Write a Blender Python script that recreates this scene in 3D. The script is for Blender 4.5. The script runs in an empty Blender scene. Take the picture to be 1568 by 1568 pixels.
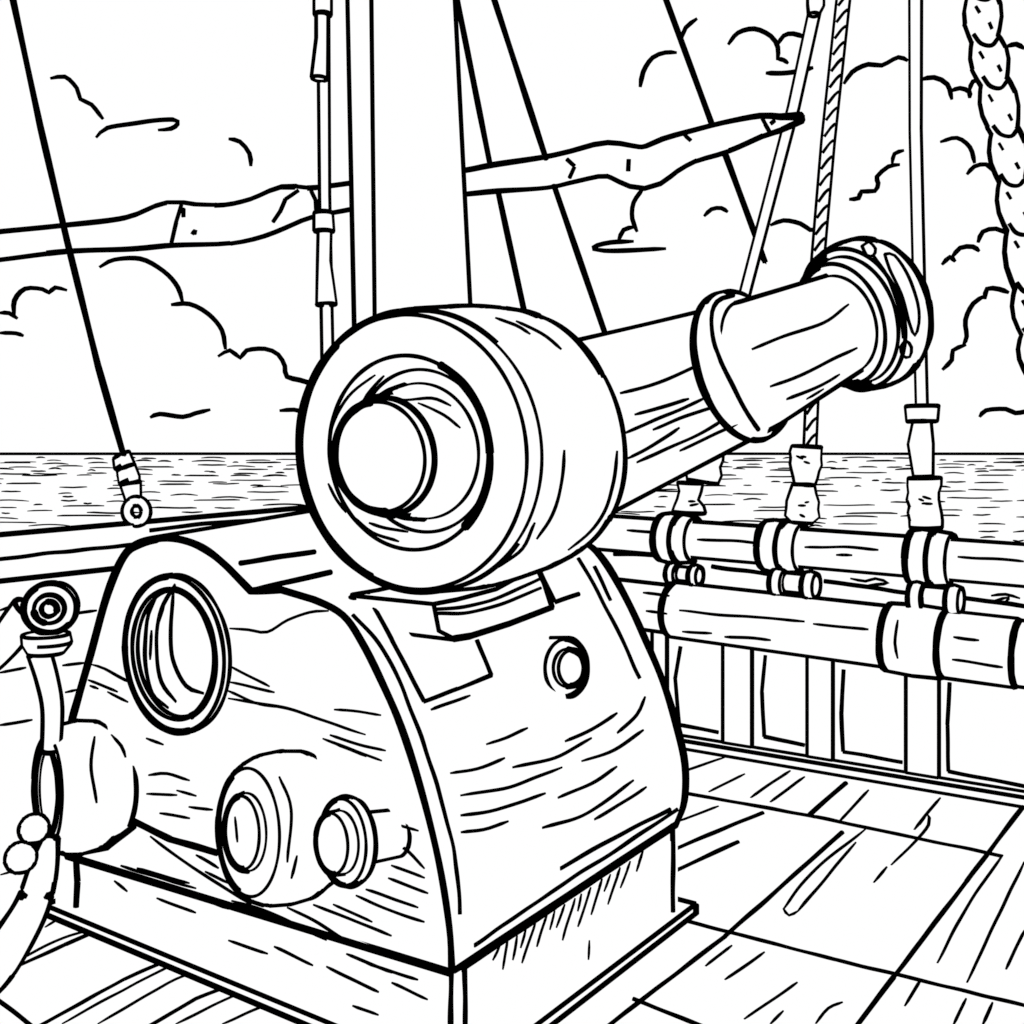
import bpy, math, random
from mathutils import Vector, noise
from mathutils.bvhtree import BVHTree
random.seed(7)
F=1685.0; CX=784.0; HZ=694.0; WK=1.5
CAM=Vector((0,0,1.7)); UP=Vector((0,0,1))
scene=bpy.context.scene
# ---------------------------------------------------------------- materials
def lit_paper_mat():
    m=bpy.data.materials.new("self_lit_white"); m.use_nodes=True; nt=m.node_tree
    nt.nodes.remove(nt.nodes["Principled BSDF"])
    e=nt.nodes.new("ShaderNodeEmission"); e.inputs[0].default_value=(1,1,1,1); e.inputs[1].default_value=1  # even brightness put into the colour: surfaces glow flat white, lamps add no shading
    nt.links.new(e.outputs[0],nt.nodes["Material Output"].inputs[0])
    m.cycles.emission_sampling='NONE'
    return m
def ink_mat():
    m=bpy.data.materials.new("black_ink"); m.use_nodes=True
    b=m.node_tree.nodes["Principled BSDF"]
    b.inputs["Base Color"].default_value=(0,0,0,1); b.inputs["Roughness"].default_value=1
    b.inputs["Specular IOR Level"].default_value=0
    return m
LIT_PAPER=lit_paper_mat(); INK=ink_mat()
# ---------------------------------------------------------------- helpers
def ray(u,v): return Vector(((u-CX)/F,1.0,-(v-HZ)/F))
def at(u,v,Y): return CAM+ray(u,v)*Y
def plane(p,n):
    def f(u,v):
        r=ray(u,v); return CAM+r*((p-CAM).dot(n)/r.dot(n))
    return f
def depth(Y): return lambda u,v: at(u,v,Y)
def group(name):
    e=bpy.data.objects.new(name,None); scene.collection.objects.link(e); e.empty_display_size=.2
    return e
class Ink:
    def __init__(s,parent,name="ink_lines"): s.parent=parent; s.name=name; s.sp=[]
    def line(s,pts,w,taper=False):
        if len(pts)<2: return
        n=len(pts); out=[]
        seed=random.random()*100
        w=w*(1+max(0,w-3.8)*.09)
        for i,p in enumerate(pts):
            Y=max(.3,(p-CAM).y)
            k=1+.2*noise.noise(Vector((i*.17+seed,seed,0)))
            if taper:
                t=min(i,n-1-i)/max(1,(n-1)); k*=min(1,.6+t*4)
            r=max(.0002,w*WK*.5*Y/F*k)
            out.append((p+(CAM-p).normalized()*r*.6,r))
        s.sp.append(out)
    def build(s):
        if not s.sp: return
        c=bpy.data.curves.new(s.name,'CURVE'); c.dimensions='3D'; c.bevel_depth=1; c.bevel_resolution=2; c.use_fill_caps=True
        for sp in s.sp:
            q=c.splines.new('POLY'); q.points.add(len(sp)-1)
            for i,(p,r) in enumerate(sp):
                q.points[i].co=(p.x,p.y,p.z,1); q.points[i].radius=r
        c.materials.append(INK)
        o=bpy.data.objects.new(s.name,c); scene.collection.objects.link(o); o.parent=s.parent
def cat(pts,step=8):
    pts=[Vector((*p,0)) if len(p)==2 else Vector(p) for p in pts]
    if len(pts)==2: 
        n=max(2,int((pts[1]-pts[0]).length/step)); return [pts[0].lerp(pts[1],i/n) for i in range(n+1)]
    P=[pts[0]*2-pts[1]]+pts+[pts[-1]*2-pts[-2]]; out=[]
    for i in range(1,len(P)-2):
        a,b,c,d=P[i-1:i+3]; n=max(2,int((c-b).length/step))
        for j in range(n):
            t=j/n
            out.append(.5*((2*b)+(c-a)*t+(2*a-5*b+4*c-d)*t*t+(3*b-a-3*c+d)*t**3))
    out.append(pts[-1]); return out
def stroke(ink,pts,w,surf,taper=False,wob=.8,step=8,jump=.25):
    sd=random.random()*50; run=[]
    for p in cat(pts,step):
        u=p.x+wob*2*noise.noise(Vector((p.x*.02+sd,p.y*.02,0))); v=p.y+wob*2*noise.noise(Vector((p.x*.02,p.y*.02,sd)))
        q=surf(u,v)
        if q is None or (run and (q-run[-1]).length>jump*max(1,q.y*.2) and q.y<30):
            ink.line(run,w,taper); run=[] if q is None else [q]
        else: run.append(q)
    ink.line(run,w,taper)
def strokes(ink,L,w,surf,taper=True,jump=.25):
    for p in L: stroke(ink,p,w,surf,taper,jump=jump)
def poly(ink,L,w,surf,jump=.6):
    for p in L:
        for a,b in zip(p,p[1:]): stroke(ink,[a,b],w,surf,False,wob=.5,jump=jump)
def mesh(name,verts,faces,parent,smooth=False):
    m=bpy.data.meshes.new(name); m.from_pydata([tuple(v) for v in verts],[],faces); m.update()
    m.materials.append(LIT_PAPER)
    o=bpy.data.objects.new(name,m); scene.collection.objects.link(o); o.parent=parent
    return o
def surf_of(*objs):
    B=[]
    for o in objs:
        o.data.calc_loop_triangles()
        B.append(BVHTree.FromPolygons([v.co for v in o.data.vertices],[tuple(t.vertices) for t in o.data.loop_triangles]))
    def f(u,v):
        best=None
        for b in B:
            h=b.ray_cast(CAM,ray(u,v).normalized())
            if h[0] is not None and (best is None or h[3]<best[3]): best=h
        return best[0] if best else None
    return f
def features(ink,o,wsil=8,wcr=6,crease=38,sil=True):
    me=o.data; E={}
    for p in me.polygons:
        vs=list(p.vertices)
        for i in range(len(vs)):
            k=tuple(sorted((vs[i],vs[(i+1)%len(vs)]))); E.setdefault(k,[]).append(p.index)
    sets={'s':[], 'c':[]}; ca=math.cos(math.radians(crease)) if crease else -2
    for k,fs in E.items():
        if len(fs)==2:
            a,b=me.polygons[fs[0]],me.polygons[fs[1]]
            fa=a.normal.dot(a.center-CAM)<0; fb=b.normal.dot(b.center-CAM)<0
            if sil and fa!=fb: sets['s'].append(k)
            elif crease and (fa or fb) and a.normal.dot(b.normal)<ca: sets['c'].append(k)
        elif crease: sets['c'].append(k)
    for key,w in (('s',wsil),('c',wcr)):
        adj={}
        for a,b in sets[key]: adj.setdefault(a,set()).add(b); adj.setdefault(b,set()).add(a)
        def walk(a,b):
            path=[a,b]; adj[a].discard(b); adj[b].discard(a)
            while True:
                c=path[-1]
                if not adj[c]: break
                d=(me.vertices[c].co-me.vertices[path[-2]].co).normalized()
                nx=max(adj[c],key=lambda x:(me.vertices[x].co-me.vertices[c].co).normalized().dot(d))
                if (me.vertices[nx].co-me.vertices[c].co).normalized().dot(d)<.5: break
                adj[c].discard(nx); adj[nx].discard(c); path.append(nx)
            return path
        for a in sorted(adj,key=lambda x:len(adj[x])):
            while adj[a]:
                p=walk(a,next(iter(adj[a]))); ink.line([me.vertices[i].co.copy() for i in p],w)
def loft(name,rings,parent,N=72,cap0=True,cap1=True):
    V=[];Fc=[]
    for R_ in rings:
        c,a,r=R_[:3]; sh=R_[3] if len(R_)>3 else None
        a=a.normalized(); ref=UP if abs(a.z)<.95 else Vector((0,1,0))
        e1=a.cross(ref).normalized(); e2=e1.cross(a)
        for i in range(N):
            t=2*math.pi*i/N; d=e1*math.cos(t)+e2*math.sin(t); p=c+d*r
            if sh: p+=a*(sh[1]*d.dot(sh[0])*r)
            V.append(p)
    for j in range(len(rings)-1):
        for i in range(N):
            a=j*N+i;b=j*N+(i+1)%N; Fc.append((a,a+N,b+N,b))
    if cap0: Fc.append(tuple(range(N)))
    if cap1: Fc.append(tuple(reversed(range((len(rings)-1)*N,len(rings)*N))))
    return mesh(name,V,Fc,parent)
def fix(o):
    import bmesh
    bm=bmesh.new(); bm.from_mesh(o.data); bmesh.ops.recalc_face_normals(bm,faces=bm.faces); bm.to_mesh(o.data); bm.free(); o.data.update(); return o
def lathe(name,c,ax,prof,parent,**k):
    ax=ax.normalized(); return fix(loft(name,[(c+ax*s,ax,r) for s,r in prof],parent,**k))
def pathloft(name,pts,parent,N=24,axis=None,step=None):
    if step:
        q=[]
        P=[Vector(p) for p in pts]
        for i in range(len(P)-1):
            a=P[max(0,i-1)];b=P[i];c=P[i+1];d=P[min(len(P)-1,i+2)]
            n=max(1,int((c.xy-b.xy).length/step))
            for j in range(n):
                t=j/n; q.append(.5*((2*b)+(c-a)*t+(2*a-5*b+4*c-d)*t*t+(3*b-a-3*c+d)*t**3))
        q.append(P[-1]); pts=q
    C=[at(p[0],p[1],p[3]) for p in pts]; R=[]
    for i,p in enumerate(pts):
        if axis=='all': a=C[-1]-C[0]
        else: a=C[min(i+1,len(C)-1)]-C[max(i-1,0)]
        R.append((C[i],a.normalized(),max(.0015,p[2]*p[3]/F)))
    return fix(loft(name,R,parent,N=N))
def prism(name,pl_,ext,parent):
    n=len(pl_); V=list(pl_)+[p+ext for p in pl_]
    Fc=[tuple(range(n)),tuple(reversed(range(n,2*n)))]+[(i,(i+1)%n,(i+1)%n+n,i+n) for i in range(n)]
    return fix(mesh(name,V,Fc,parent))
def torus(name,c,ax,R,r,parent,N=40,M=14):
    ax=ax.normalized(); e1=ax.cross(UP).normalized(); e2=e1.cross(ax); V=[];Fc=[]
    for i in range(N):
        t=2*math.pi*i/N; d=e1*math.cos(t)+e2*math.sin(t)
        for j in range(M):
            s=2*math.pi*j/M; V.append(c+d*(R+r*math.cos(s))+ax*(r*math.sin(s)))
    for i in range(N):
        for j in range(M):
            Fc.append((i*M+j,((i+1)%N)*M+j,((i+1)%N)*M+(j+1)%M,i*M+(j+1)%M))
    return fix(mesh(name,V,Fc,parent))
def ball(name,c,r,parent,ax=UP,l=None):
    l=l or r
    return lathe(name,c,ax,[(-l*math.cos(math.pi*i/16),max(.001,r*math.sin(math.pi*i/16))) for i in range(17)],parent,N=32)
# ---------------------------------------------------------------- frames
d1=Vector((-.8167,.5772,0)).normalized(); d2=Vector((.5772,.8167,0)).normalized()
O=Vector((-.149,2.98,0)); Rp=Vector((.995,6.42,0)); Lp=Vector((-2.88,6.19,0)); COR=Vector((-1.48,8.17,0))
SEA=-4.0
# ---------------------------------------------------------------- sky, sea
V=[];Fc=[];NU,NV=64,32
for j in range(NV+1):
    ph=-math.pi/2+math.pi*j/NV
    for i in range(NU):
        t=2*math.pi*i/NU; V.append(Vector((3600*math.cos(ph)*math.cos(t),3600*math.cos(ph)*math.sin(t),3600*math.sin(ph))))
for j in range(NV):
    for i in range(NU): Fc.append((j*NU+i,j*NU+(i+1)%NU,(j+1)*NU+(i+1)%NU,(j+1)*NU+i))
sky=mesh("sky",V,Fc,None)
sea=group("sea")
mesh("water",[Vector((3300*math.cos(2*math.pi*i/128),3300*math.sin(2*math.pi*i/128),SEA)) for i in range(128)],[tuple(range(128))],sea)
ik=Ink(sea,"ripples")
ik.line([Vector((3290*math.cos(2*math.pi*i/256),3290*math.sin(2*math.pi*i/256),SEA+3)) for i in range(257)],3.8)
sp=plane(Vector((0,0,SEA)),UP)
for row in range(22):
    v0=703+row*3.8+row**2*.14
    u=-500+random.uniform(0,60)
    while u<2100:
        L=random.uniform(8,70)*(.7+row*.04)
        v=v0+random.uniform(-2,2)*(1+row*.05)
        if random.random()<.78:
            h=random.uniform(-2.5,2.5)*(.25+row*.035)
            stroke(ik,[(u,v),(u+L*.5,v+h),(u+L,v+random.uniform(-1,1)*(.3+row*.03))],random.uniform(2.5,3.7),sp,True,wob=.3)
        u+=L+random.uniform(6,55)*(.6+row*.06)
ik.build()
def skyp(u,v): r=ray(u,v).normalized(); return CAM+r*3400
CL=[
 [[(77,120),(100,117),(118,135),(123,152),(140,160),(158,182)]],
 [[(147,211),(165,196),(215,187),(265,183),(272,190),(262,197),(242,199)]],
 [[(350,213),(368,217),(382,235),(384,255)]],
 [[(152,409),(175,397),(215,397),(250,415),(272,440),(280,466)],[(262,467),(290,465),(318,480),(340,505),(346,535)],[(334,546),(352,537),(368,548),(378,537),(405,534),(425,542),(436,560),(440,577),(470,585),(495,600)]],
 [[(0,480),(15,480),(28,488)],[(22,485),(22,460),(38,442),(65,443),(75,448),(85,440),(103,444)],[(0,510),(25,511),(37,515)]],
 [[(230,640),(245,634),(280,638),(300,632),(323,627)]],[[(428,630),(450,628),(470,632)]],
 [[(980,133),(985,110),(1000,88),(1020,80),(1037,80)],[(1043,60),(1050,42),(1068,28)]],
 [[(1115,69),(1130,50),(1155,44),(1180,55),(1190,72),(1190,92)],[(1190,70),(1200,55),(1215,52),(1235,58)],[(1190,90),(1200,92),(1207,97)],[(1173,112),(1205,112),(1245,103)]],
 [[(985,288),(970,310),(968,335),(975,355)],[(972,347),(955,352),(947,370)],[(970,370),(935,371),(908,379),(925,384),(1020,381)]],
 [[(1078,331),(1090,320),(1105,318),(1115,324)]],
 [[(1180,345),(1200,338),(1225,343),(1240,352),(1250,350)]],
 [[(1292,128),(1305,110),(1330,98),(1350,100),(1375,88),(1390,93)],[(1300,305),(1315,303),(1320,293),(1340,292),(1345,280),(1343,270),(1360,255),(1378,252)],[(1366,250),(1370,235),(1385,230)]],
 [[(1410,122),(1430,119),(1450,130),(1458,153)],[(1455,140),(1470,135),(1484,140),(1485,150)],[(1484,140),(1490,125),(1505,122)],[(1540,72),(1555,68),(1568,75)]],
 [[(1440,218),(1465,211),(1485,225),(1493,250)],[(1480,267),(1492,255),(1510,252),(1520,262)]],
 [[(1443,405),(1455,393),(1463,400)],[(1457,395),(1470,380),(1490,378),(1500,385)],[(1497,372),(1505,355),(1525,350),(1545,358)]],
 [[(1545,448),(1530,442),(1512,442),(1508,458)],[(1510,452),(1490,465),(1478,490),(1480,515),(1475,528)],[(1480,528),(1460,537),(1458,552),(1443,567)]],
 [[(1500,638),(1510,628),(1540,626),(1555,632),(1580,628)]]]
for c in CL:
    g=group("cloud"); ik=Ink(g,"outline"); strokes(ik,c,4.7,skyp); ik.build()
# ---------------------------------------------------------------- deck + bulwarks
deck=group("ship_deck")
A=COR;B=COR-d1*10;C_=B-d2*13;D=A-d2*13
prism("deck_planks",[A,B,C_,D],Vector((0,0,-.1)),deck)
dk=plane(Vector((0,0,.0)),UP); ik=Ink(deck,"plank_seams")
poly(ik,[
 [(1048,1410),(1280,1470),(1620,1553)],[(1046,1215),(1250,1252),(1535,1312)],[(970,1530),(1075,1572)],
 [(920,1580),(1110,1434),(1290,1275)],[(1290,1600),(1368,1497),(1480,1350),(1580,1218)],[(1035,1300),(1168,1245)],[(1036,1333),(1130,1290)],
 [(1240,1248),(1295,1200)]],4.7,dk)
strokes(ik,[[(1045,1182),(1110,1160)],[(1085,1213),(1140,1185)],[(1150,1222),(1210,1180)],[(1180,1228),(1232,1190)],
 [(1200,1392),(1240,1340),(1325,1270)],[(1222,1395),(1260,1350),(1310,1290)],[(1200,1392),(1208,1402),(1222,1395)],[(1338,1352),(1358,1328)],
 [(1285,1258),(1330,1210)],[(1365,1325),(1398,1292),(1422,1262),(1420,1246),(1408,1262)],[(1400,1270),(1440,1222)],
 [(1435,1475),(1480,1390),(1535,1310)],[(1480,1505),(1530,1400),(1568,1320)],[(1540,1485),(1568,1425)],[(1080,1480),(1120,1448)],[(1110,1500),(1170,1458)],
 [(1140,1560),(1220,1505)],[(1180,1568),(1200,1548)],[(1250,1568),(1268,1545),(1290,1535)],[(1385,1540),(1410,1500)],[(1460,1568),(1480,1530)],[(1505,1568),(1520,1535)],
 [(1040,1258),(1100,1235)]],3.4,dk)
poly(ik,[[(-30,1506),(100,1447),(165,1418)],[(60,1572),(190,1500),(300,1452)],[(-20,1518),(60,1580)],[(180,1600),(300,1530),(400,1490)]],4.5,dk)
strokes(ik,[[(10,1480),(90,1440),(160,1418)],[(95,1568),(200,1510),(270,1475)],[(150,1568),(260,1505),(330,1478)],[(270,1568),(360,1525),(400,1510)],[(340,1568),(430,1530)],[(85,1385),(100,1375)],[(70,1420),(100,1400)],[(0,1340),(20,1335)]],3.4,dk)
ik.build()

rb=group("ship_bulwark")
def railpt(E0,E1,u):
    k=(u-CX)/F; a=E0-CAM; d=E1-E0
    s=(k*a.y-a.x)/(d.x-k*d.y); return E0+d*s
PR=plane(Rp,d2); E0=PR(905,814); E1=PR(1700,876)
def wall(name,a,b,za,zb,zlow,th,parent):
    P=[Vector((a.x,a.y,zlow)),Vector((b.x,b.y,zlow)),Vector((b.x,b.y,zb)),Vector((a.x,a.y,za))]
    return prism(name,P,th,parent)
wR=wall("bulwark_wall",COR,COR-d1*10,1.28,1.10,SEA+.05,d2*.12,rb)
ik=Ink(rb)
q0=railpt(E0,E1,500); q1=railpt(E0,E1,1900)
axr=(q1-q0).normalized()
ur=fix(loft("handrail",[(q0.lerp(q1,i/20),axr,.096) for i in range(21)],rb)); features(ik,ur,6,5.5)
for n_,(ua,ub) in enumerate([(1015,1062),(1172,1226),(1396,1456)]):
    a=railpt(E0,E1,ua); b=railpt(E0,E1,ub); L=(b-a).length
    w=lathe("rail_collar",a,axr,[(0,.1),(0,.128),(L*.25,.136),(L*.50,.132),(L*.52,.122),(L*.56,.134),(L,.124),(L,.1)],rb); features(ik,w,6.2,3.8,50)
    cu=[1050,1218,1433][n_]; cv=[879,893,915][n_]; s=[.8,1,1][n_]
    c=plane(Rp-d2*.05,d2)(cu,cv)
    for off in (-.115,.065):
        h=lathe("shackle",c+axr*(off*s)-d2*.03,axr,[(0,.03),(0,.062*s),(.028*s,.070*s),(.06*s,.062*s),(.06*s,.03)],rb,N=40); features(ik,h,5.2,3.8,40)
    h=lathe("shackle_pin",c+axr*(-.06*s),axr,[(0,.045*s),(.12*s,.045*s)],rb,N=30); features(ik,h,4.5,4.5,40)
PR2=plane(Rp-d2*.1,d2); G0=PR2(900,917); G1=PR2(1700,1018)
def lr(ua,ub,r,name,bul=.0):
    a=railpt(G0,G1,ua); b=railpt(G0,G1,ub); ax=b-a; L=ax.length
    o=lathe(name,a,ax,[(0,r*.6),(0,r),(L*.5,r*(1+bul)),(L,r),(L,r*.6)],rb); features(ik,o,6.2,3.8,40); return o
lrs=[lr(560,1029,.128,"lower_rail"),lr(1030,1359,.148,"lower_rail"),lr(1361,1444,.164,"rail_band",.04),lr(1446,1556,.158,"lower_rail"),lr(1558,1900,.150,"lower_rail")]
S=surf_of(*lrs,ur,wR)
strokes(ik,[[(1040,935),(1150,945),(1232,952)],[(1245,955),(1330,964)],[(1045,968),(1090,970)],[(1110,975),(1180,980)],[(1458,1010),(1535,1022)],[(1460,975),(1500,980)],[(1375,950),(1370,985),(1375,1008)],
 [(960,812),(1008,815)],[(1068,826),(1120,828),(1160,832)],[(1232,838),(1300,838),(1345,842)],[(1280,850),(1305,850)],[(1466,853),(1520,856),(1568,860)],
 [(1302,886),(1325,890),(1340,886),(1360,893),(1330,896)],[(1518,912),(1540,910),(1562,916)],[(1522,920),(1545,915),(1540,922)],[(985,908),(1025,912)],[(990,935),(1022,940)]],3.3,S)
PRw=plane(Rp-d2*.004,d2)
strokes(ik,[[(1090,868),(1180,880)],[(1262,890),(1395,908)],[(1475,915),(1590,930)],[(940,848),(1012,850)]],4.6,PRw,False)
for ua,ub in [(1000,1022),(1108,1152),(1237,1276),(1388,1438),(1590,1650)]:
    a=PRw(ua,1100);b=PRw(ub,1100); a.z=b.z=.051
    o=prism("stanchion",[a,b,b-d2*.012,a-d2*.012],UP*.67,rb); features(ik,o,4,3.6,38)
a=PRw(800,1100);b=PRw(1800,1100);a.z=b.z=0
o=prism("skirting",[a,b,b-d2*.09,a-d2*.09],UP*.05,rb); features(ik,o,4.8,4.2,38)
poly(ik,[[(1042,990),(1034,1040),(1040,1110),(1100,1121)],[(1172,1003),(1167,1060),(1170,1128),(1232,1141)],[(1292,1025),(1288,1090),(1291,1151),(1382,1167)],[(1454,1045),(1451,1110),(1452,1181),(1590,1208)],],4.2,PRw)
ik.build()
lb=group("ship_bulwark"); ik=Ink(lb)
wL=wall("bulwark_wall",COR,COR-d2*13,1.26,1.15,SEA+.05,d1*.12,lb)
PL=plane(Lp-d1*.10,d1)
o=prism("cap_rail",[PL(-200,839),PL(470,779),PL(470,838),PL(-200,912)],d1*.09,lb); features(ik,o,5.2,3,38)
strokes(ik,[[(-10,857),(100,845),(205,834)],[(230,812),(300,803),(430,795)]],4.4,plane(Lp-d1*.101,d1),False)
PLw=plane(Lp-d1*.002,d1)
strokes(ik,[[(110,940),(148,935)],[(0,935),(30,925)],[(0,1030),(40,1022)],[(0,1110),(50,1103)],[(0,1190),(45,1180)],[(95,1020),(130,1015)],[(100,1060),(120,1055)]],3.6,PLw)
ik.build()
# ---------------------------------------------------------------- gun carriage
cg=group("gun_carriage"); ik=Ink(cg)
PA=plane(O,d2); PA2=plane(O+d2*1.3,d2)
front=[(692,1490),(688,1420),(672,1320),(645,1210),(615,1115),(585,1045),(555,985),(525,942),(480,918),(430,903),(384,905),(350,870),(320,845),(290,830),(255,824),(215,832),(190,852),(165,910),(140,1000),(120,1070),(108,1120),(104,1200),(104,1310)]
back=[(1034,1262),(1047,1225),(1048,1170),(1035,1110),(1015,1045),(990,985),(960,920),(925,860),(895,832),(840,815),(790,812),(740,790),(690,772),(640,768),(600,765),(560,775),(530,800),(515,860),(500,930),(490,1000),(480,1060),(475,1130),(475,1200)]
def dens(P):
    out=[];P=[Vector((*p,0)) for p in P]; Q=[P[0]*2-P[1]]+P+[P[-1]*2-P[-2]]
    for i in range(1,len(Q)-2):
        a,b,c,d=Q[i-1:i+3]
        for j in range(5):
            t=j/5
            if i in (9,10,11): out.append(b.lerp(c,t))
            else: out.append(.5*((2*b)+(c-a)*t+(2*a-5*b+4*c-d)*t*t+(3*b-a-3*c+d)*t**3))
    out.append(P[-1]); return out
fr=[PA(p.x,p.y) for p in dens(front)]; bk=[PA2(p.x,p.y) for p in dens(back)]
n=len(fr); V=[];M=12
for j in range(M+1): V+= [a.lerp(b,j/M) for a,b in zip(fr,bk)]
Fc=[(j*n+i,j*n+(i+1)%n,(j+1)*n+(i+1)%n,(j+1)*n+i) for j in range(M) for i in range(n)]
Fc+=[tuple(range(n)),tuple(reversed(range(M*n,(M+1)*n)))]
body=fix(mesh("cheek_body",V,Fc,cg)); features(ik,body,7,6.3,55)
SB=surf_of(body)
basep=[O-d1*.008-d2*.008,O-d1*.008+d2*1.3,O+d1*1.87+d2*1.3,O+d1*1.87-d2*.008]
base=prism("base_block",[p+UP*.012 for p in basep],UP*.28,cg)
pl=[O-d1*.05-d2*.03,O-d1*.05+d2*1.36,O+d1*1.9+d2*1.36,O+d1*1.9-d2*.03]
plinth=prism("plinth",pl,UP*.035,cg); features(ik,plinth,5.8,4.4,38)
FA=plane(O-d2*.009,d2); FB=plane(O-d1*.009,d1)
poly(ik,[[(117,1308),(119,1350),(117,1388)],[(115,1307),(165,1297),(205,1266)],[(203,1257),(260,1285),(332,1306)]],6,FA)
poly(ik,[[(691,1490),(690,1600)],[(711,1482),(713,1600)],[(1030,1262),(1030,1400)],[(711,1482),(850,1388),(1030,1268)]],5.2,FB)
poly(ik,[[(384,905),(440,891),(507,876)],[(368,862),(482,845)]],5.2,FA)
strokes(ik,[[(726,1448),(850,1362),(960,1290),(1036,1240)],[(858,1330),(930,1288),(1025,1240)]],4.4,SB,False)
strokes(ik,[[(540,942),(580,985),(615,1050),(652,1150),(680,1240),(698,1320),(704,1400)]],4.4,SB,False)
poly(ik,[[(564,912),(600,980),(649,1074),(700,1055),(752,1034),(730,980)],[(825,872),(850,922),(886,910)]],4.7,SB)
strokes(ik,[[(885,855),(918,912),(950,975),(980,1040)],[(910,868),(935,920)]],4.4,SB,False)
strokes(ik,[[(660,1087),(720,1064)],[(590,915),(600,930)],[(600,915),(612,935)],[(612,917),(628,938)],[(625,918),(640,940)],[(637,918),(655,945)],[(580,912),(590,926)],
 [(745,1140),(775,1130),(808,1115)],[(865,1135),(900,1120),(945,1092)],[(945,1122),(975,1095),(988,1068)],[(690,1185),(730,1178),(772,1160)],[(785,1175),(850,1160),(905,1130)],[(705,1218),(780,1205),(860,1175)],[(890,1165),(940,1148),(985,1118)],[(705,1248),(760,1240),(835,1215)],[(855,1222),(905,1200),(945,1175)],[(705,1275),(740,1270),(778,1258)],[(830,1268),(900,1245),(970,1195)],[(910,1255),(960,1225),(990,1205)]],3.8,SB)
strokes(ik,[[(778,1440),(770,1485)],[(792,1432),(785,1470)],[(805,1422),(797,1452)],[(820,1412),(800,1475)],[(838,1400),(822,1450)],[(850,1395),(842,1425)],[(865,1385),(852,1420)],[(880,1375),(862,1440)],[(890,1368),(884,1395)],[(905,1358),(885,1420)],[(922,1345),(905,1400)],[(935,1338),(925,1365)],[(950,1328),(930,1385)],[(965,1318),(950,1360)],[(985,1302),(975,1335)],[(903,1440),(900,1470)],[(765,1448),(755,1470)]],3.2,FB)
G=[[(352,962),(380,964),(410,968),(440,950),(475,938),(503,936)],[(200,1045),(160,1025),(140,1018)],[(180,1060),(135,1042)],[(150,1055),(138,1050)],[(195,1075),(165,1060)],
 [(352,1020),(380,1035),(412,1052)],[(352,1045),(420,1060)],[(350,1070),(440,1085),(500,1105),(560,1125)],[(350,1058),(390,1075),(430,1082)],[(512,1087),(550,1090),(583,1095)],[(505,1125),(550,1140),(590,1150)],[(515,1140),(560,1158)],[(495,1130),(540,1148),(585,1165)],[(225,1130),(250,1140)],
 [(228,1187),(255,1185),(290,1195)],[(225,1215),(270,1217)],[(245,1245),(290,1253)],[(270,1210),(300,1218)],[(290,1235),(325,1240)],
 [(230,1280),(270,1310),(320,1345),(385,1385)],[(185,1325),(250,1345),(300,1360)],[(175,1350),(195,1365)],[(210,1330),(290,1352)],[(240,1375),(300,1398)],[(300,1372),(350,1392)],[(355,1380),(420,1400),(500,1440)],[(440,1390),(480,1410),(530,1440),(580,1455)],[(480,1385),(545,1410),(600,1432)],[(300,1310),(335,1330)],[(315,1335),(350,1352)],
 [(595,1290),(620,1300),(650,1330)],[(600,1325),(650,1345)],[(595,1345),(655,1368)],[(560,1362),(640,1390)],[(545,1372),(600,1395),(650,1412)],[(510,1385),(570,1412)],[(530,1460),(600,1490)],[(560,1475),(640,1500)],[(500,1480),(580,1520)],[(600,1505),(655,1530)],[(540,1540),(580,1555)],[(420,1450),(480,1478)],[(350,1440),(410,1460)],[(600,1260),(640,1272)]]
strokes(ik,G,3.3,FA)
c=PA(272,1000); nA=-d2
ph=lathe("porthole_ring",c-nA*.01,nA,[(0,.256),(.03,.256),(.031,.215),(.012,.21)],cg,N=96); features(ik,ph,6.2,4.4,60)
SP=surf_of(ph,body)
strokes(ik,[[(240,915),(225,950),(222,1010),(234,1062),(258,1085)],[(268,895),(245,940),(240,1000),(248,1045),(270,1075)],[(266,905),(262,960),(264,1010),(285,1050),(312,1062)]],4.4,SP)
strokes(ik,[[(252,925),(240,960)],[(232,965),(230,1010)]],3.6,SP)
def hub(name,c,nv,prof,w=6.2,wc=3.5,cr_=40):
    o=lathe(name,c,nv,prof,cg,N=80); features(ik,o,w,wc,cr_); return o
nk=Vector((-.74,-.66,.10)).normalized()
h1=hub("axle_hub",PA(474,1260),nk,[(-.06,.165),(0,.19),(.03,.206),(.09,.211),(.15,.205),(.19,.188),(.205,.176),(.207,.145),(.205,.105),(.225,.10),(.227,.055)])
strokes(ik,[[(497,1188),(508,1215),(514,1235)],[(500,1325),(512,1332)]],5.5,FA)
h2=hub("axle_pin",PA(600,1277),nk,[(-.02,.06),(.13,.065),(.132,.108),(.15,.116),(.165,.112),(.167,.080),(.20,.078),(.202,.048)],5.6,3.5)
h3=hub("axle_hub",PA(160,1199),Vector((-.80,-.60,.04)),[(-.06,.17),(0,.19),(.03,.212),(.09,.22),(.14,.212),(.165,.192),(.19,.178),(.192,.145),(.18,.142)])
SH=surf_of(h1,h2,h3)
strokes(ik,[[(428,1190),(446,1240),(440,1320)],[(455,1310),(446,1345)],[(145,1128),(140,1180),(148,1230)],[(171,1125),(186,1142),(192,1160)],[(360,1250),(364,1290)]],3.5,SH)
hb=SB(858,1022)
nb=(-d1*.93+Vector((-.1,-.25,.12))).normalized()
b1=lathe("trunnion_bolt",hb,nb,[(-.06,.093),(.03,.095),(.032,.060),(.055,.058),(.057,.045)],cg,N=64); features(ik,b1,6,4,45)
PS=plane(O+d1*.17,d1)
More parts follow.
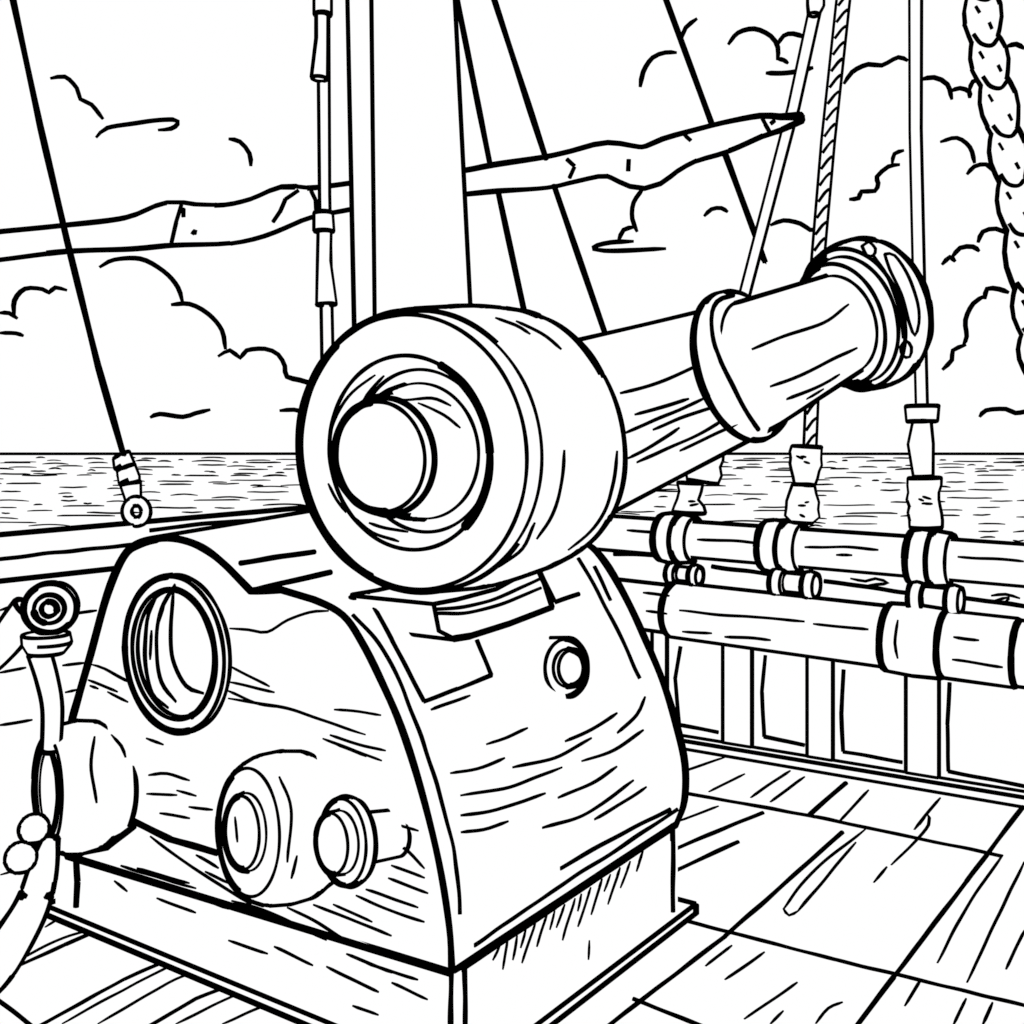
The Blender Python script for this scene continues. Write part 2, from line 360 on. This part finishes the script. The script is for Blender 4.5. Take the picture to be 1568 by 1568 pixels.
sd=prism("saddle",[PS(x,y) for x,y in [(664,925),(700,918),(760,902),(822,868),(833,892),(845,930),(780,955),(720,974),(695,978),(672,966)]],d1*.32,cg)
features(ik,sd,6.3,4.4,50)
SS=surf_of(sd)
strokes(ik,[[(668,940),(720,938),(780,920),(836,898)],[(668,932),(720,928),(775,910),(828,885)]],3.9,SS,False)
ik.build()
# ---------------------------------------------------------------- cannon
cn=group("cannon"); ik=Ink(cn)
n0=Vector((.49,.86,.08)).normalized(); ab=Vector((.85,.445,.277)).normalized()
C0=at(622,694,3.3)
prof=[(-.14,.156),(-.137,.160),(-.10,.163),(-.099,.172),(-.03,.178),(.02,.196),(.08,.205),(.08,.25),(.03,.283),(0,.292),(0,.413),(.012,.419),(.075,.420),(.076,.428)]
R=[(C0+n0*s,n0,r) for s,r in prof]
def Yc(u): return 6.628/(1.911-(u-CX)/F)
def cr(u,v,rp,Y=None,m=1.0,rm=None):
    Y=Y or Yc(u); a=n0.lerp(ab,m).normalized(); R.append((at(u,v,Y),a,rm if rm else rp*Y/F))
cr(690,688,0,3.39,.08,.43);cr(705,686,0,3.41,.15,.43); cr(735,681,0,3.45,.25,.426); cr(765,677,0,3.48,.35,.417); cr(792,672,0,3.50,.45,.403); cr(812,668,0,3.52,.55,.386); cr(830,665,0,3.54,.65,.36); cr(845,662,0,3.55,.75,.325); cr(857,660,0,3.565,.85,.29)
for i in range(11):
    t=i/10; cr(885+(1152-885)*t,660+(560-660)*t,132-36*t)
for i in range(1,8):
    t=i/7; cr(1152+(1284-1152)*t,560+(498-560)*t,96-21*t)
cr(1285,497,94,m=1.12); cr(1302,490,97,m=1.12); cr(1303,489,109,m=1.12); cr(1318,483,112,m=1.12); cr(1332,478,111,m=1.12); cr(1342,474,104,m=1.12); cr(1345,473,80,m=1.12); cr(1310,487,72,m=1.12)
gun=fix(loft("barrel",R,cn,N=128)); features(ik,gun,7,4.3,40)
near=(CAM-at(1140,565,Yc(1140))); near=(near-ab*near.dot(ab)).normalized()
def rr(u,v,rp,k): return (at(u,v,Yc(u)),ab,rp*Yc(u)/F,(near,-k))
K=1.45
col=fix(loft("muzzle_collar",[rr(1132,562,94,K),rr(1132,562,112,K),rr(1137,560,115,K),rr(1150,555,113,K),rr(1157,553,105,K),rr(1160,552,94,K)],cn,N=128,cap0=False,cap1=False)); features(ik,col,6.3,3.9,60)
SC=surf_of(col,gun)
strokes(ik,[[(1122,452),(1098,462),(1089,490),(1098,540),(1122,592),(1148,640),(1160,658)]],4.8,SC,False,jump=2)
SG=surf_of(gun)
strokes(ik,[[(950,602),(1010,585),(1075,556)],[(972,635),(1055,611)],[(955,664),(1030,632),(1080,608)],[(1000,658),(1050,637),(1095,622)],[(960,702),(1000,682),(1040,655)],[(975,708),(1060,670),(1110,642)],[(1040,690),(1100,662),(1130,648)],
 [(1152,535),(1200,515),(1260,495),(1300,466)],[(1180,592),(1225,575),(1312,532)],[(1205,612),(1260,588),(1285,574)],[(1235,610),(1260,595)],
 [(864,688),(860,740),(845,790),(822,825)],[(945,690),(938,745),(915,800),(870,842)],[(790,492),(830,510),(860,535)],[(758,487),(790,498),(812,512)],[(760,870),(800,840),(820,800)]],3.9,SG)
strokes(ik,[[(575,575),(540,600),(515,635),(505,665)],[(588,575),(562,605),(545,632)],
 [(590,610),(620,613),(660,610),(690,622)],[(640,618),(680,635),(705,655)],
 [(540,790),(570,815),(610,830)],[(565,800),(590,808),(625,815)],[(503,740),(515,765),(530,785)]],3.6,SG)
strokes(ik,[[(1320,377),(1330,371),(1340,380),(1337,391),(1327,391),(1320,377)],[(1338,392),(1362,430),(1378,480),(1384,518)],[(1379,532),(1387,522),(1395,532),(1392,547),(1382,546),(1379,532)],
 [(1355,390),(1370,392),(1392,425),(1405,465),(1407,495),(1401,514),(1393,495),(1380,450),(1362,412),(1355,390)]],3.6,SG,False)
ik.build()
# ---------------------------------------------------------------- mast, yard, rigging
ms=group("ship_mast"); ik=Ink(ms)
MY=5.9
def mring(v,l,r): 
    c=at((l+r)/2,v,MY); return (c,UP,(r-l)/2*MY/F)
bot=at(652,694,MY); bot.z=0
mast=fix(loft("mast_pole",[(bot,UP,.262),mring(475,577,718),mring(0,572,694),mring(-700,566,668)],ms,N=64)); features(ik,mast,6.8,7)
p2=fix(loft("side_pole",[(Vector((at(560,694,6.15).x,6.15,0)),UP,.075),(at(561,500,6.15),UP,.062),(at(553,0,6.15),UP,.07),(at(545,-700,6.15),UP,.07)],ms,N=32)); features(ik,p2,6,6)
ik.build()
yd=group("ship_yard"); ik=Ink(yd)
YP=[(-80,385,19),(0,376,19),(100,365,18),(200,357,22),(262,343,30),(300,344,28),(350,343,27),(395,333,27),(440,315,27),(475,310,20),(520,303,18),(570,295,17),(640,287,15),(712,279,16),(760,272,18),(835,264,21),(880,254,21),(930,244,23),(985,257,29),(1025,238,25),(1060,224,21),(1110,210,20),(1165,193,14),(1195,189,9),(1226,181,4)]
def yY(u): return 6.62-(u/1226)*.55
yard=pathloft("furled_sail",[(u,v,r,yY(u)) for u,v,r in YP],yd,N=40,step=14); features(ik,yard,6.5,6,60)
SY=surf_of(yard)
poly(ik,[[(277,314),(270,340),(262,370)],[(281,320),(281,332)],[(293,355),(298,358),(299,352)],[(457,292),(437,305),(428,325),(418,340)],[(477,292),(483,305),(484,328)],[(868,244),(880,255),(872,272)],[(963,244),(962,262)],[(1047,206),(1058,216)],[(1168,182),(1172,190),(1178,201)],[(1180,190),(1192,180)]],4.3,SY)
ik.build()
def rope(name,pts,w):
    g=group(name); ik=Ink(g,"cordage"); q=[at(*p) for p in pts]; out=[]
    for a,b in zip(q,q[1:]):
        m=max(2,int((b-a).length/.06)); out+=[a.lerp(b,i/m) for i in range(m)]
    ik.line(out+[q[-1]],w); return g,ik
g,ik=rope("rigging_rope",[(-25,-200,5.2),(20,0,5.5),(62,195,5.9),(103,370,6.2),(150,560,6.6),(190,700,6.86)],6)
for L in ([(186,697,12),(190,712,14),(196,716,10)],[(193,716,13),(198,735,15),(203,740,10)],[(200,740,14),(206,775,9)]):
    o=pathloft("seizing",[(a,b,c,6.87) for a,b,c in L],g,N=24,axis='all'); features(ik,o,4.4,4)
o=torus("eye_bolt",at(209,783,6.8),Vector((.2,1,0)),.064,.026,g); features(ik,o,4.6,5,None)
ik.build()
for pts,w in (([(735,-70,6.0),(757,0,6.0),(835,240,6.2),(848,283,6.25),(928,515,6.5),(1000,735,6.8)],5.6),
              ([(970,-150,6.7),(1020,0,6.7),(1090,190,6.5),(1112,240,6.45),(1172,402,6.4)],5.6),
              ([(680,-90,7.1),(700,0,7.1),(750,250,7.2),(762,290,7.2),(806,492,7.2),(850,700,7.2)],5.6)):
    g,ik=rope("rigging_rope",pts,w)
    if pts[0][0]==970:
        stroke(ik,[(1160,372),(1165,392),(1172,402),(1165,384)],4,depth(6.4))
    ik.build()
g=group("rigging_rope"); ik=Ink(g)
def seg(name,L,Y,w=4.6,axis='all',N=28,cr_=38,step=None):
    o=pathloft(name,[(p[0],p[1],p[2],Y) if len(p)==3 else p for p in L],g,N=N,axis=axis,step=step); features(ik,o,w,w-.5,cr_); return o
def jag(name,L,Y,marks=3):
    out=[]
    for (u0,v0,r0),(u1,v1,r1) in zip(L,L[1:]):
        m=max(1,int(abs(v1-v0)/9))
        for i in range(m):
            t=i/m; j=random.uniform(-2.2,2.2) if out else 0
            out.append((u0+(u1-u0)*t+random.uniform(-1.2,1.2),v0+(v1-v0)*t,r0+(r1-r0)*t+j))
    out.append(L[-1]); o=seg(name,out,Y,cr_=62); So=surf_of(o)
    v0,v1=L[0][1],L[-1][1]; u0=L[0][0]; r=L[0][2]
    for i in range(marks):
        v=v0+(v1-v0)*random.uniform(.15,.85); a=random.uniform(-.7,0)*r
        stroke(ik,[(u0+a,v),(u0+a+random.uniform(6,14),v+random.uniform(-3,5))],3,So,True,step=3)
    return o
seg("strand",[(494,-120,8),(497,300,7),(503,640,8)],5.95)
seg("sleeve",[(494,-80,12),(494,22,12)],5.9); seg("sleeve",[(493,22,8),(493,60,8),(489,120,11)],5.9)
seg("sleeve",[(495,326,13),(496,354,14)],5.9); seg("sleeve",[(497,354,9),(496,400,9),(500,466,14)],5.9)
ik.build()
g=group("rigging_rope"); ik=Ink(g)
seg("strand",[(1290,-160,8,6.3),(1250,5,8,6.33),(1215,165,7.5,6.35),(1143,440,7,6.37),(1078,700,7,6.38)],6.3,4)
seg("knot",[(1249,-10,11),(1249,8,11),(1246,22,7)],6.2)
jag("lashing",[(1082,692,24),(1078,712,25),(1076,738,22)],6.3); jag("lashing",[(1058,740,18),(1054,765,15),(1055,785,24)],6.3,2)
ik.build()
g=group("rigging_rope"); ik=Ink(g)
tw=[(1305,-120,9,5.98),(1290,10,9,5.98),(1268,215,9,5.98),(1252,400,8.5,5.98),(1240,690,8.5,5.98)]
o=seg("strand",tw,5.98,4.2); St=surf_of(o)
def twx(v):
    for a,b in zip(tw,tw[1:]):
        if a[1]<=v<=b[1]: return a[0]+(b[0]-a[0])*(v-a[1])/(b[1]-a[1])
for v in range(-110,680,25):
    x=twx(v); x2=twx(v+16)
    stroke(ik,[(x+8,v),(x+2,v+5),(x2-7,v+19)],3.4,St,wob=0.3,step=3)
jag("lashing",[(1234,684,21),(1234,720,20),(1232,742,14)],5.92); jag("lashing",[(1231,742,15),(1228,768,23),(1228,790,22),(1228,800,14)],5.92)
ik.build()
g=group("rigging_rope"); ik=Ink(g)
seg("strand",[(1402,-160,8),(1402,0,8),(1402,200,7.5),(1410,560,7.5),(1412,640,7.5)],5.68,4)
seg("lashing",[(1412,622,23),(1412,645,21)],5.62); seg("lashing",[(1412,645,12),(1410,680,17),(1414,730,13)],5.6)
jag("lashing",[(1415,732,23),(1414,765,22),(1418,808,22)],5.58,4)
ik.build()
# heavy laid hawser: one continuous body with bulging lays and slanting strand lines
g=group("rigging_rope"); ik=Ink(g)
HK=[(1500,-90),(1502,-10),(1508,60),(1522,125),(1538,200),(1550,275),(1562,350),(1574,440),(1584,510),(1592,570)]
L=[]
for k,((u0,v0),(u1,v1)) in enumerate(zip(HK,HK[1:])):
    for t,r in ((0,17),(.12,20),(.35,24),(.6,24),(.85,20)):
        L.append((u0+(u1-u0)*t,v0+(v1-v0)*t,r))
L.append((1592,570,17))
o=seg("cable_lay",L,5.3,6,None,32,80); So=surf_of(o)
for (u0,v0) in HK[1:]:
    stroke(ik,[(u0-17,v0-8),(u0-6,v0+6),(u0+10,v0+9),(u0+20,v0-2)],4.4,So,False,step=3,jump=2)
    stroke(ik,[(u0-8,v0+20),(u0-2,v0+30)],3.4,So,step=3); stroke(ik,[(u0+6,v0-26),(u0+11,v0-16)],3.4,So,step=3)
ik.build()
# ---------------------------------------------------------------- left foreground bracket
g=group("mooring_bracket"); ik=Ink(g); BY=3.75
o=lathe("ring_eye",at(76,932,BY),Vector((.25,-1,0)),[(-.09,.075),(-.03,.083),(0,.083),(.002,.05),(.018,.047),(.018,.026),(0,.024)],g,N=64); features(ik,o,6,4,60)
seg("neck",[(70,972,33),(72,985,34),(70,1000,24)],BY)
seg("stem",[(60,1000,15),(72,1040,14),(80,1085,13),(78,1150,12)],BY,5.4,None,28,60,8)
seg("arm",[(45,935,25),(28,955,23),(5,985,22),(-30,1015,22),(-90,1040,22)],BY+.1,5.8,None,28,60,8)
seg("horn",[(76,1285,11),(66,1330,18),(52,1380,22),(25,1430,26),(-10,1480,30),(-40,1510,30)],BY-.3,6.2,None,28,85,8)
for u,v,r in ((52,1269,20),(32,1313,21)):
    o=ball("bead",at(u,v,BY-.42),r*(BY-.42)/F,g); features(ik,o,5.4,5,None)
ik.build()
# ---------------------------------------------------------------- light, world, camera
w=bpy.data.worlds.new("World"); scene.world=w; w.use_nodes=True
nt=w.node_tree; s=nt.nodes.new("ShaderNodeTexSky"); s.sky_type='NISHITA'; s.sun_disc=False
s.sun_elevation=math.radians(55); s.sun_rotation=math.radians(200)
nt.links.new(s.outputs[0],nt.nodes["Background"].inputs[0]); nt.nodes["Background"].inputs[1].default_value=.12
ld=bpy.data.lights.new("sun","SUN"); ld.energy=3.5; ld.angle=math.radians(.5); ld.color=(1,.96,.9)
lo=bpy.data.objects.new("sun",ld); scene.collection.objects.link(lo); lo.rotation_euler=(math.radians(35),0,math.radians(-20)); lo.location=(0,0,20)
cd=bpy.data.cameras.new("camera"); cam=bpy.data.objects.new("camera",cd); scene.collection.objects.link(cam)
cam.location=CAM; cam.rotation_euler=(math.radians(90),0,0); cd.sensor_width=36; cd.lens=36*F/1568; cd.shift_y=-90/1568
cd.clip_start=.05; cd.clip_end=12000; scene.camera=cam
scene.view_settings.view_transform='Standard'; scene.view_settings.look='None'
